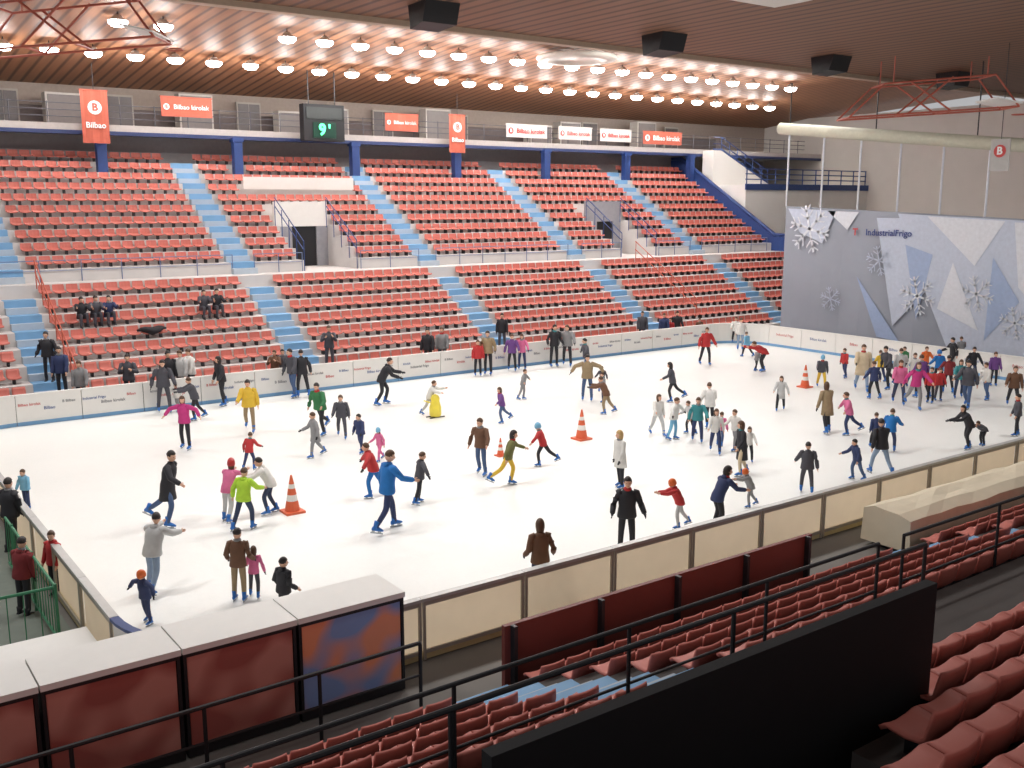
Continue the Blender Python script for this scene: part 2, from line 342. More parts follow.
def blocks(cuts,x0=4.5,x1=SX1):
    ints=[]; cur=x0
    for a,c in sorted(cuts):
        if a>cur: ints.append((cur,a))
        cur=max(cur,c)
    if cur<x1: ints.append((cur,x1))
    return ints
ac=[(a-.58,a+.58) for a in AIS]
for i in range(7):
    for a,c in blocks(ac): fill(a,c,36+.85*i+.5,.3+.5*i,0)
for j in range(10):
    z=4.3+.5*j; y=43.15+.85*j
    cuts=ac+([(a-.1,c+.1) for a,c in VOM] if j<5 else [])
    if j in(6,): cuts=cuts+[(18.6,24.8)]
    if j==8: cuts=cuts+[(x-.3,x+.3) for x in (12.6,19.2,25.8,32.4,39.0,45.7)]
    for a,c in blocks(cuts): fill(a,c,y+.5,z,0)
# near stand: lower block, walkway, upper block stepping round the entrance
NR=.33; ND=.7; NA=[(6.4,7.6),(15.9,17.1)]; UR=.26; UD=.58; UZ=2.5
NDK=mat("shaded_concrete",(88,82,80),.9,0,.2,2)  # terrace concrete with the nearer stand's shade put into its colour
b=MB()
for i in range(6): b.box(-6,40,10.6-ND*(i+1),10.6-ND*i,0,.3+NR*i)
b.box(-6,40,5.15,6.4,0,2.25)
UB=[max(1.2,(1.64*(4.80-UD*j))) for j in range(8)]; UB[0]=7.5
for j in range(8):
    y1=5.15-UD*j; b.box(UB[j],40,y1-UD,y1,0,UZ+UR*j)
b.box(-6,40,-4,.35,0,5.2)
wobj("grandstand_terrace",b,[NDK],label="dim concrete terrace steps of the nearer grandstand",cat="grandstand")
for a,c in NA: flight((a+c)/2,10.6,.3,6,-1,NR,.6,"worn light blue aisle steps between rows of red seats",ND)
for i in range(6):
    y=10.6-ND*i-.42; z=.3+NR*i
    for a,c in blocks(NA,max(-.5,.1*y-1.5),min(2.05*y+1.2,22)): fill(a,c,y,z,math.pi,.45)
for j in range(8):
    y=5.15-UD*j-.33; fill(UB[j]+.05,min(11,max(UB[j]+2.0,2.1*y+1.6)),y,UZ+UR*j,math.pi,.45)
seats.sort(key=lambda s:s[0]**2+s[1]**2+(s[2]-7)**2)
for (x,y,z,a) in seats[:300]:
    o=put("stadium_seat",SM,(x,y,z),(0,0,a+rng.uniform(-.02,.02)),label="red plastic bucket seat bolted to a terrace step",cat="seat",group="red stadium seats in rows")
rest=seats[300:]; sv=np.array(smb.v); nvt=len(sv)
allv=np.zeros((len(rest)*nvt,3)); allf=[]; allm=[]
for k,(x,y,z,a) in enumerate(rest):
    q=sv.copy()
    if a: q[:,0]*=-1; q[:,1]*=-1
    q[:,0]+=x; q[:,1]+=y; q[:,2]+=z; allv[k*nvt:(k+1)*nvt]=q
    allf+=[tuple(i+k*nvt for i in f) for f in smb.f]; allm+=smb.m
mb=MB(); mb.v=allv; mb.f=allf; mb.m=allm
wobj("stadium_seats",mb,[SEAT,DG],kind="stuff",label="rows of faded red plastic bucket seats filling the grandstand",cat="seats",group="red stadium seats in rows")
# dark coat thrown over the seats
mb=MB(); random.seed(5); rings=[]
for k in range(9):
    t=k/8; r=.05+.2*S(math.pi*t)
    rings.append([(10.6+1.1*t,38.95+r*1.2*C(q*math.pi/5)+random.uniform(-.03,.03),2.12+.05*S(9*t)+r*.6*S(q*math.pi/5)+random.uniform(-.02,.02)) for q in range(10)])
mb.loft(rings); wobj("folded_coat",mb,[mat("coat_black_cloth",(34,34,40),.8)],smooth=True,label="dark winter coat thrown across red seats",cat="coat")
# ------------------------------------------------------------------ nearer stand furniture
b=MB(); b.box(7.8,14.7,10.95,11.03,.05,1.0,0)
for k in range(5): b.box(7.9+1.65*k,7.96+1.65*k,10.85,10.95,0,1.0,1)
wobj("maroon_advert_board",b,[MAR,DG],label="long dark maroon board standing before the first seat row",cat="advertising board")
b=MB(); vs=[];fs=[]; nx,ny=18,7; random.seed(3)
for i in range(nx):
    for j in range(ny):
        t=j/(ny-1); x=17.5+9.5*i/(nx-1); 
        if j==0: y,z=10.72,.1
        elif j==1: y,z=10.74,.74
        elif j==ny-1: y,z=11.85,.1
        elif j==ny-2: y,z=11.8,.78
        else: y,z=10.74+1.1*(j-1)/(ny-3),.84+random.uniform(-.02,.02)
        vs.append((x,y+random.uniform(-.02,.02),z+random.uniform(-.02,.02)))
for i in range(nx-1):
    for j in range(ny-1): fs.append((i*ny+j,(i+1)*ny+j,(i+1)*ny+j+1,i*ny+j+1))
fs.append(tuple(range(ny))); fs.append(tuple(reversed([(nx-1)*ny+j for j in range(ny)])))
b.add(vs,fs); o=wobj("covered_bench",b,[TARP],label="long players bench wrapped in a pale tan tarpaulin",cat="bench")
for k in range(6): 
    mb=MB(); mb.box(17.7+1.8*k,17.8+1.8*k,10.8,11.7,-.02,.15); wobj("leg",mb,[DG],parent=o)
def tankpanel(name,c1,c2):
    m=bpy.data.materials.new(name); m.use_nodes=True; nt=m.node_tree; n=nt.nodes; l=nt.links; b=n["Principled BSDF"]; b.inputs["Roughness"].default_value=.35
    tc=n.new("ShaderNodeTexCoord"); nz=n.new("ShaderNodeTexNoise"); nz.inputs["Scale"].default_value=1.3; nz.inputs["Detail"].default_value=1; l.new(tc.outputs["Object"],nz.inputs["Vector"])
    r=n.new("ShaderNodeValToRGB"); r.color_ramp.elements[0].position=.42; r.color_ramp.elements[0].color=(*lin(c1),1); r.color_ramp.elements[1].position=.56; r.color_ramp.elements[1].color=(*lin(c2),1)
    l.new(nz.outputs["Fac"],r.inputs[0]); l.new(r.outputs[0],b.inputs["Base Color"]); return m
PA=tankpanel("print_red",(166,92,84),(204,140,128)); PB=tankpanel("print_blue_orange",(138,164,214),(244,160,120))
xs=[-3.0,-1.38,.24,1.86,3.5,5.05,6.7]
for k,(a,c) in enumerate(zip(xs,xs[1:])):
    mb=MB(); mb.box(a+.02,c-.02,11.95,12.5,0,1.42); o=wobj("advertising_cabinet",mb,[DG],label=("advertising cabinet with white top and blue and orange print" if k==5 else "advertising cabinet with white top and dark red printed front"),cat="cabinet",group="advertising cabinets beside the ice")
    mb=MB(); mb.box(a+.01,c-.01,11.85,12.72,1.42,1.5); wobj("top_panel",mb,[W],parent=o)
    mb=MB(); mb.box(a+.07,c-.07,11.9,11.95,.12,1.36); wobj("printed_panel",mb,[PB if k==5 else PA],parent=o)
    mb=MB(); mb.box(a+.02,a+.06,11.88,11.95,0,1.42); mb.box(c-.06,c-.02,11.88,11.95,0,1.42); mb.box(a+.06,c-.06,11.88,11.95,1.36,1.42); mb.box(a+.06,c-.06,11.88,11.95,0,.12); wobj("frame",mb,[BK],parent=o)
def rail(x0,x1,y,zb,zt,mid=True,st=1.6,m=DG,r=.022,label="dark metal guard rail along the stand walkway"):
    mb=MB(); mb.tube([(x0,y,zt),(x1,y,zt)],r,8)
    if mid: mb.tube([(x0,y,(zb+zt)/2),(x1,y,(zb+zt)/2)],r*.7,8)
    k=max(1,int((x1-x0)/st))
    for t in range(k+1): x=x0+(x1-x0)*t/k; mb.tube([(x,y,zb),(x,y,zt)],r*.9,8)
    wobj("guard_rail",mb,[m],label=label,cat="railing",group="guard rails in the nearer stand")
rail(.2,9.9,6.45,1.95,3.1,True,1.9); rail(10.4,19,6.45,1.95,3.1,True,1.9); rail(.5,8.6,5.1,2.25,3.75,False,2.2)
rail(-1,6.6,11.3,0,.95,True,1.5,BK,.03,"black guard rail in front of the advertising cabinets")
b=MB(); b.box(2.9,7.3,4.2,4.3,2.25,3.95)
wobj("entrance_parapet",b,[UNLIT],label="plain parapet panel at the stand entrance, coloured dark as unlit",cat="parapet")  # side away from the lamps: its shade is put into the near-black colour
b=MB(); b.box(2.9,7.4,.4,4.15,2.25,2.3); wobj("entrance_floor",b,[UNLIT],label="dark unlit floor of the nearer stand entrance",cat="floor panel")  # lack of light in the entrance is painted in as near-black
for (x0,y0,x1,y1) in ((-.6,16.2,2.9,16.2),(2.9,16.2,2.9,20.5)):
    mb=MB(); d=Vector((x1-x0,y1-y0,0)); k=int(d.length/.22)
    for z in (.15,1.05): mb.tube([(x0,y0,z),(x1,y1,z)],.025,6)
    for t in range(k+1):
        q=Vector((x0,y0,0))+d*t/k; big=(t%8==0); mb.tube([(q.x,q.y,0 if big else .15),(q.x,q.y,1.1 if big else 1.05)],.025 if big else .009,5)
    wobj("green_fence",mb,[GRN],label="green metal barred fence beside the end of the rink",cat="fence",group="green fences")
b=MB(); b.box(-1,3.2,16.3,24,0,.03); wobj("rubber_mat",b,[mat("grey_green_rubber",(112,120,112),.8)],label="grey-green rubber floor mat where skaters step off",cat="mat")
b=MB(); b.box(-1.5,3.1,13.2,15.4,.0,.55); b.box(-1.55,3.15,13.15,15.45,.55,.6); wobj("white_platform",b,[W],label="low white platform at the corner of the rink",cat="platform")
# ------------------------------------------------------------------ big banner at the end of the rink
BNR=mat("banner_print_grey",(154,160,172),.6,0,.08,.4)
mb=MB(); X=42.0; ya,yb=34.0,17.0; nx=30;vs=[];fs=[]
def bz(t): return 6.72-.66*t
for j in range(9):
    for k in range(nx):
        t=k/(nx-1); vs.append((X+.05*S(k*1.3)*(1-j/8)+.03*S(k*.5),ya+(yb-ya)*t,.1+(bz(t)-.1)*j/8))
for j in range(8):
    for k in range(nx-1): a=j*nx+k; fs.append((a,a+1,a+nx+1,a+nx))
mb.add(vs,fs); BN=wobj("giant_banner",mb,[BNR],label="giant grey-blue banner with snow crystals hanging behind the ice",cat="banner")
WS=mat("snow_white_print",(222,226,234),.6); PBL=mat("pale_blue_print",(196,205,222),.6); MBL=mat("mid_blue_print",(162,180,212),.6); DBP=mat("navy_print",(38,60,130),.6)
def flake(cy,cz,r,m,lay=.10,w=.05):
    mb=MB()
    for k in range(6):
        a=R(60*k+15); d=(C(a),S(a)); n=(-d[1],d[0])
        def q(s,t): return (X-lay,cy+(d[0]*s+n[0]*t)*r,cz+(d[1]*s+n[1]*t)*r)
        mb.add([q(0,-w),q(1,-w),q(1,w),q(0,w)],[(0,1,2,3)])
        for s0 in (.4,.7):
            for sg in (1,-1):
                L=.32*(1.2-s0*.6); mb.add([q(s0,0),q(s0+w*1.6,0),q(s0+L+w,sg*L),q(s0+L-w*.5,sg*L)],[(0,1,2,3)])
    wobj("snowflake_print",mb,[m],parent=BN)
def shard(pts,m,lay):
    mb=MB(); mb.add([(X-lay,y,z) for y,z in pts],[tuple(range(len(pts)))]); wobj("ice_shard_print",mb,[m],parent=BN)
shard([(27.5,6.4),(17.1,6.0),(17.1,.3),(24.5,.3),(26,3.2)],PBL,.08)
shard([(26,6.3),(22.4,6.15),(23.6,4.2)],WS,.10); shard([(22,6.1),(19,6.0),(20.4,2.2),(21.6,3.4)],WS,.10); shard([(24.6,4.3),(23.2,1.4),(25.2,2.2)],WS,.10)
shard([(22.8,4.6),(21.5,2.8),(22.9,1.0)],MBL,.10); shard([(28.6,6.2),(26.8,6.2),(25.2,3.6),(27.4,1.2)],PBL,.09); shard([(29.5,3.4),(28.2,.6),(27.0,.5)],MBL,.09); shard([(27.0,5.0),(25.6,4.6),(26.2,1.6)],MBL,.10)
shard([(33.8,6.6),(30.9,6.5),(31.6,4.9),(33.0,5.4)],PBL,.08); shard([(31.4,6.5),(29.6,6.45),(30.2,5.6)],WS,.08)
flake(32.4,5.6,1.2,WS); flake(23.4,3.0,.8,WS,.13); flake(21.6,1.9,.7,WS,.13); flake(20.2,4.9,1.0,WS,.13); flake(30.9,2.2,.6,PBL,.12); flake(26.2,2.7,.9,WS,.13); flake(28.3,4.2,.7,PBL,.13)
text("IndustrialFrigo",DBP,(X-.14,27.9,5.5),.42,'-X',BN,.01); text("T",RP,(X-.14,29.7,5.5),.46,'-X',BN,.03)
mb=MB()
mb.tube([(X,34.6,10.62),(X,29,10.0),(X,23,9.35),(X,15,8.5)],.3,10); BR=wobj("rolled_curtain",mb,[mat("curtain_pale_green",(190,190,172),.7,bump=.3)],smooth=True,label="rolled pale curtain on a beam above the banner",cat="curtain")
for t in np.linspace(0,1,9):
    mb=MB(); y=ya+(yb-ya)*t; mb.tube([(X,y,bz(t)),(X,y,10.5-1.95*(34-y)/17)],.05,5); wobj("hanging_rope",mb,[WS],parent=BN)
for y in (34,29,24,19):
    mb=MB(); mb.tube([(X,y,10.5-1.95*(34-y)/17),(X,y,12.8)],.03,5); wobj("suspension_cable",mb,[DG],parent=BR)
b=MB(); bx,by=38,20.75; b.box(bx-.02,bx+.02,by-.38,by+.38,8.1,9.3); o=wobj("banner",b,[mat("grey_cloth",(178,176,174),.7)],label="small grey hanging banner printed with a round B emblem",cat="banner")
mb=MB(); mb.add([(bx-.04,by+.24*C(q*math.pi/8),8.85+.24*S(q*math.pi/8)) for q in range(16)],[tuple(range(16))]); wobj("emblem_disc",mb,[RP],parent=o)
text("B",WT,(bx-.06,by,8.85),.4,'-X',o,.03)
mb=MB(); mb.tube([(bx,by,9.3),(bx,by,12.8)],.015,5); wobj("hanging_cord",mb,[DG],parent=o)
# ------------------------------------------------------------------ ceiling equipment
LENS=mat("lamp_lens",(255,253,250),.4,emit=30); HOUS=mat("lamp_housing",(215,210,205),.4,.1)
lm=MB(); lm.lathe([(.10,.22),(.14,.20),(.2,.12),(.38,.03),(.40,0),(.37,-.01),(.12,.05)],(0,0,0),16); LMh=mesh("ceiling_lamp",lm,[HOUS],True)
lm=MB(); lm.lathe([(.02,.03),(.36,.0),(.37,-.08),(.25,-.2),(.02,-.24)],(0,0,0),16); LMl=mesh("lens",lm,[LENS],True)
lm=MB(); lm.tube([(0,0,.2),(0,0,.34)],.025,6); LMr=mesh("hanging_rod",lm,[DG])
def lamp(x,y,z,power):
    o=put("ceiling_lamp",LMh,(x,y,z-.33),label="round high-bay lamp glowing under the wooden ceiling",cat="lamp",group="high-bay lamps on the ceiling")
    put("lens",LMl,parent=o); put("hanging_rod",LMr,parent=o)
    l=bpy.data.lights.new("lamp_light",'POINT'); l.energy=power; l.shadow_soft_size=.2; l.color=(1,.98,.95)
    put("lamp_light",l,(0,0,-.6),parent=o)
POW=70
for k in range(29): lamp(6.6+1.8*k,48,13.75,POW)
for k in range(24):
    if k in(2,3): continue
    lamp(11.5+1.75*k,42,14.2,POW)
def fill_panel(x,y,z,p,sx=3.0,sy=1.2):  # invented panels, added to fill in light over the ice and nearer stand
    b=MB(); b.box(x-sx/2-.08,x+sx/2+.08,y-sy/2-.08,y+sy/2+.08,z-.06,z+.12); o=wobj("fill_panel",b,[HOUS],label="added rectangular fill-light panel fixed to the ceiling",cat="lamp",group="added fill-light panels over the rink")
    l=bpy.data.lights.new("lamp_light",'AREA'); l.shape='RECTANGLE'; l.size=sx; l.size_y=sy; l.energy=p; l.color=(1,.985,.96)
    put("lamp_light",l,(0,0,-.03),parent=o)
for x in (4,14,24,34,44): fill_panel(x,35,14.3,800)
for x in (2,9,16,23): fill_panel(x,20,12.68,560)
for x in (33,): fill_panel(x,13,12.68,450)
for x in (3,14): fill_panel(x,8,12.68,90)
for x,y in ((44,22),(50,25),(47,19),(55,23)):
    b=MB(); b.lathe([(.22,0),(.25,.06),(.22,.12)],(x,y,12.68),12); wobj("round_downlight",b,[HOUS],label="small pale unlit downlight set in the dark ceiling",cat="lamp",group="small downlights")
for x,z in ((16.6,12.2),(26.2,12.2),(35.7,12.2),(44.8,12.2)):
    mb=MB(); mb.add([(x-.6,26.6,z),(x+.6,26.6,z),(x+.5,27.5,z-.1),(x-.5,27.5,z-.1),(x-.6,26.4,z+.6),(x+.6,26.4,z+.6),(x+.5,27.6,z+.6),(x-.5,27.6,z+.6)],BOXF)
    wobj("ceiling_speaker",mb,[BK],label="black trapezoid loudspeaker fixed under the dark ceiling edge",cat="speaker",group="loudspeakers on the ceiling edge")
b=MB(); b.lathe([(1.7,.12),(1.95,.1),(2.0,0),(1.9,-.12),(1.2,-.16),(1.15,-.05),(.2,-.05)],(32.5,39.5,13.85),32); wobj("round_ceiling_vent",b,[mat("vent_grey",(225,220,210),.5)],smooth=True,label="large round pale ventilation ring on the wooden ceiling",cat="vent")
def rig(cx,cy,z,L,ang,lab,zs=1.5):
    mb=MB(); M=Matrix.Translation((cx,cy,z))@Matrix.Rotation(ang,4,'Z')@Matrix.Diagonal((1,1,zs,1))
    def t(a,c,r=.035,m=0): mb.tube([M@Vector(a),M@Vector(c)],r,8,m)
    h=L/2
    for s in (-.7,.7):
        t((-h,s,0),(h,s,.25)); t((-h*.6,s,.75),(h*.7,s,.95)); t((-h,s,0),(-h*.6,s,.75)); t((h,s,.25),(h*.7,s,.95)); t((-h*.3,s,.1),(h*.2,s,.9)); t((h*.2,s,.15),(-h*.3,s,.8))
        t((-h*.5,s,.75),(-h*.5,s,1.35),.025); t((h*.6,s,.9),(h*.6,s,1.35),.025)
    for xx,zz in ((-h,0),(-h*.3,.1),(h*.2,.15),(h,.25),(-h*.6,.75),(h*.7,.95)): t((xx,-.7,zz),(xx,.7,zz),.035)
    o=wobj("folding_hoop_frame",mb,[ORP],label=lab,cat="basketball hoop frame",group="folded basketball frames under the ceiling")
    mb=MB(); c=M@Vector((h+.35,0,.1)); mb.tube([c+Vector((.23*C(a),.23*S(a),0)) for a in [k*math.pi/6 for k in range(13)]],.02,5); wobj("hoop",mb,[ORP],parent=o)
    mb=MB(); q=[M@Vector(w) for w in ((h+.05,-.9,.3),(h+.05,.9,.3),(h-.9,.9,.42),(h-.9,-.9,.42))]; mb.add([*q,*[w+Vector((0,0,.04)) for w in q]],BOXF); wobj("backboard",mb,[W],parent=o)
rig(7.0,31.2,11.0,5.6,R(-36),"red tubular folding basketball frame hung under the ceiling",1.7)
rig(35.2,22.2,10.0,6.2,R(-36),"red tubular folding basketball frame hung above the banner",1.6)
# ------------------------------------------------------------------ cones
CO=mat("cone_orange",(224,104,66),.5)
def cone(x,y,s):
    mb=MB(); mb.box(x-.22*s,x+.22*s,y-.22*s,y+.22*s,0,.05*s)
    o=wobj("traffic_cone",mb,[CO],label="orange and white striped traffic cone standing on ice",cat="traffic cone",group="traffic cones on the ice")
    mb=MB(); pr=[(.17,.05),(.13,.28),(.13,.28),(.105,.42),(.105,.42),(.08,.56),(.08,.56),(.062,.66),(.062,.66),(.02,.86)]
    for k in range(0,10,2):
        mb.lathe([(pr[k][0]*s,pr[k][1]*s),(pr[k+1][0]*s,pr[k+1][1]*s)],(x,y,0),14,(k//2)%2)
    wobj("cone_body",mb,[CO,W],parent=o,smooth=False)
cone(8.8,20.7,1.02); cone(18.7,22.3,1.05); cone(31.0,23.8,1.0); cone(15.6,22.1,.6)
x,y=16.8,27.5; mb=MB()
YL=mat("yellow_plastic",(240,220,80),.4)
mb.lathe([(.16,0),(.2,.06),(.2,.3),(.14,.5),(.15,.6),(.1,.7),(.02,.74)],(x,y,0.03),14); o=wobj("skating_aid",mb,[YL],smooth=True,label="yellow plastic push-along skating aid for children",cat="skating aid")
mb=MB(); mb.tube([(x-.2,y-.05,.5),(x-.3,y-.2,.55),(x-.3,y+.2,.55),(x-.2,y+.05,.5)],.02,6); wobj("handle",mb,[YL],parent=o)
for s in (-.12,.12):
    mb=MB(); mb.box(x-.28,x+.28,y+s-.02,y+s+.02,0,.03); wobj("runner",mb,[BK],parent=o)
# ------------------------------------------------------------------ people
COL=dict(bk=("black",(40,40,46)),dg=("dark grey",(74,74,82)),gy=("grey",(140,140,142)),lg=("light grey",(190,190,190)),wh=("white",(222,220,216)),
 nv=("navy",(48,60,100)),bl=("bright blue",(28,112,186)),lb=("light blue",(120,180,214)),tl=("teal",(60,140,146)),gn=("green",(52,118,72)),lm=("lime green",(176,216,60)),
 ol=("olive",(108,108,60)),yw=("yellow",(222,184,60)),rd=("red",(186,50,52)),dr=("dark red",(130,42,46)),pk=("pink",(216,110,154)),mg=("magenta",(196,56,128)),pu=("purple",(110,68,136)),
 br=("brown",(108,76,56)),kh=("khaki",(150,130,100)),bg=("beige",(208,190,160)),jn=("denim blue",(70,92,130)),dj=("dark denim",(50,62,90)),lj=("pale denim",(140,160,186)),og=("orange",(226,110,50)))
SKIN=mat("skin",(222,176,150),.55,0,.05); EYE=mat("eye_dark",(40,28,24),.3); LIP=mat("lip",(176,96,90),.5)
HC=dict(k=mat("hair_black",(42,34,32),.5),b=mat("hair_brown",(88,62,44),.5),y=mat("hair_blond",(198,164,108),.5),g=mat("hair_grey",(150,146,142),.5))
def cm(c): return mat("cloth_"+COL[c][0].replace(" ","_"),COL[c][1],.75,0,.16,9,bump=.15)
SKB=mat("skate_boot_blue",(34,108,190),.4); BLD=mat("blade_steel",(170,175,180),.25,.8)
POSE=dict(
 st=(3,(4,6),(-4,4),(8,10,18),(2,10,14)), hp=(3,(5,6),(-3,4),(-8,20,62),(-8,20,62)), sg=(9,(16,22),(-12,14),(20,24,26),(-14,24,20)), sr=(12,(-14,14),(20,28),(-8,28,24),(30,20,34)),
 wk=(8,(28,18),(-18,24),(-25,14,30),(30,14,35)), gl=(14,(22,34),(-30,26),(28,34,30),(-30,34,20)), rg=(14,(-30,26),(22,34),(-30,34,20),(28,34,30)),
 ao=(8,(8,12),(-8,12),(10,72,12),(5,72,12)), ag=(18,(22,32),(-28,25),(12,64,15),(8,64,15)), ln=(32,(26,42),(4,34),(45,12,30),(35,15,35)),
 bd=(62,(34,48),(16,36),(82,8,10),(76,10,14)), ph=(22,(16,24),(-12,24),(64,6,22),(58,8,24)), pt=(6,(6,8),(-8,6),(75,20,8),(4,12,20)),
 si=(10,(108,112),(104,106),(50,12,50),(46,14,56)), cw=(4,(4,6),(-4,4),(30,18,95),(30,18,100)))
PWORD=dict(st="standing",hp="hands in pockets",sg="skating slowly",sr="skating slowly",wk="stepping forward",gl="gliding",rg="gliding",ao="arms out",ag="arms spread",ln="leaning forward",bd="bending down",ph="reaching forward",pt="pointing",si="sitting",cw="arms folded")
def dirv(p,a,side): p=R(p);a=R(a); return Vector((S(p)*C(a),side*S(a),-C(p)*C(a)))
def boot_mesh():
    mb=MB(); rings=[]
    for x,w,z0,z1 in ((-.10,.028,.06,.12),(-.085,.038,.055,.15),(-.02,.040,.055,.17),(.05,.042,.055,.145),(.11,.042,.055,.12),(.155,.03,.06,.10),(.17,.012,.07,.085)):
        rings.append([(x,w*C(t),(z0+z1)/2+(z1-z0)/2*S(t)) for t in [k*math.pi/4 for k in range(8)]])
    mb.loft(rings); mb.tube([(-.03,0,.10),(-.035,0,.18),(-.03,0,.26)],[.048,.05,.056],8); return mb
BOOT=mesh("ice_skate",boot_mesh(),[SKB],True)
mb=MB(); mb.box(-.12,.17,-.004,.004,0,.03); mb.box(-.09,-.03,-.01,.01,.03,.062); mb.box(.05,.12,-.01,.01,.03,.062); BLADE=mesh("blade",mb,[BLD])
def head_mesh(mb,M,hs):
    nu,nv=14,11; vs=[]
    for j in range(nv+1):
        th=math.pi*j/nv; z=C(th)
        for i in range(nu):
            ph=2*math.pi*i/nu; x=S(th)*C(ph); y=S(th)*S(ph)
            jaw=1-.28*max(0,-z)**1.2; X_=.098*x*(1+ (.05 if z<0 else 0)); Y_=.077*y*jaw; Z_=.118*z
            if x>.8 and abs(y)<.25 and -.35<z<.05: X_+=.016
            if z<-.5 and x>.2: X_+=.012
            vs.append(M@(Vector((X_,Y_,Z_))*hs))
    fs=[(j*nu+i,(j+1)*nu+i,(j+1)*nu+(i+1)%nu,j*nu+(i+1)%nu) for j in range(nv) for i in range(nu)]
    mb.add(vs,fs,0)
    def blob(c,r,m):
        q=[];f=[(0,2,4),(2,1,4),(1,3,4),(3,0,4),(2,0,5),(1,2,5),(3,1,5),(0,3,5)]
        for d in ((1,0,0),(-1,0,0),(0,1,0),(0,-1,0),(0,0,1),(0,0,-1)): q.append(M@((Vector(c)+Vector([d[k]*r[k] for k in range(3)]))*hs))
        mb.add(q,f,m)
    for s in (1,-1):
        blob((.088,s*.032,.004),(.01,.014,.009),4); blob((0,s*.08,-.008),(.022,.012,.034),0)
    blob((.108,0,-.022),(.018,.013,.026),0); blob((.094,0,-.062),(.010,.026,.008),5)
def hair_mesh(M,hs,kind):
    mb=MB(); nu,nv=14,9; vs=[]; long_='L' in kind; helm=kind[0]=='h'; bean=kind[0]=='n'
    for j in range(nv+1):
        th=math.pi*j/nv*(.62 if (helm or bean) else 1.0); z=C(th)
        for i in range(nu):
            ph=2*math.pi*i/nu; x=S(th)*C(ph); y=S(th)*S(ph)
            if helm: k=1.26+(.05 if i%2 and z>.3 else 0); vs.append(M@(Vector((.1*x*k,.08*y*k,.118*z*k+.012))*hs)); continue
            if bean: k=1.13+(.04 if j>=nv-1 else 0); vs.append(M@(Vector((.1*x*k-.004,.08*y*k,.125*z*k+.012))*hs)); continue
            k=1.13
            if x>.25 and z<.45: k=.86
            elif z<-.15 and not long_: k=.9
            zz=.118*z*k; 
            if long_ and z<0 and x<.3: zz=.118*z*2.0; k=1.15+.1*z
            vs.append(M@(Vector((.1*x*k-.006,.08*y*k,zz+.004))*hs))
    fs=[(j*nu+i,(j+1)*nu+i,(j+1)*nu+(i+1)%nu,j*nu+(i+1)%nu) for j in range(nv) for i in range(nu)]
    mb.add(vs,fs)
    mb.add([vs[nv*nu+i] for i in range(nu)],[tuple(range(nu))])
    return mb
def ellring(c,f,s,rx,ry,n=12): return [c+f*rx*C(2*math.pi*k/n)+s*ry*S(2*math.pi*k/n) for k in range(n)]
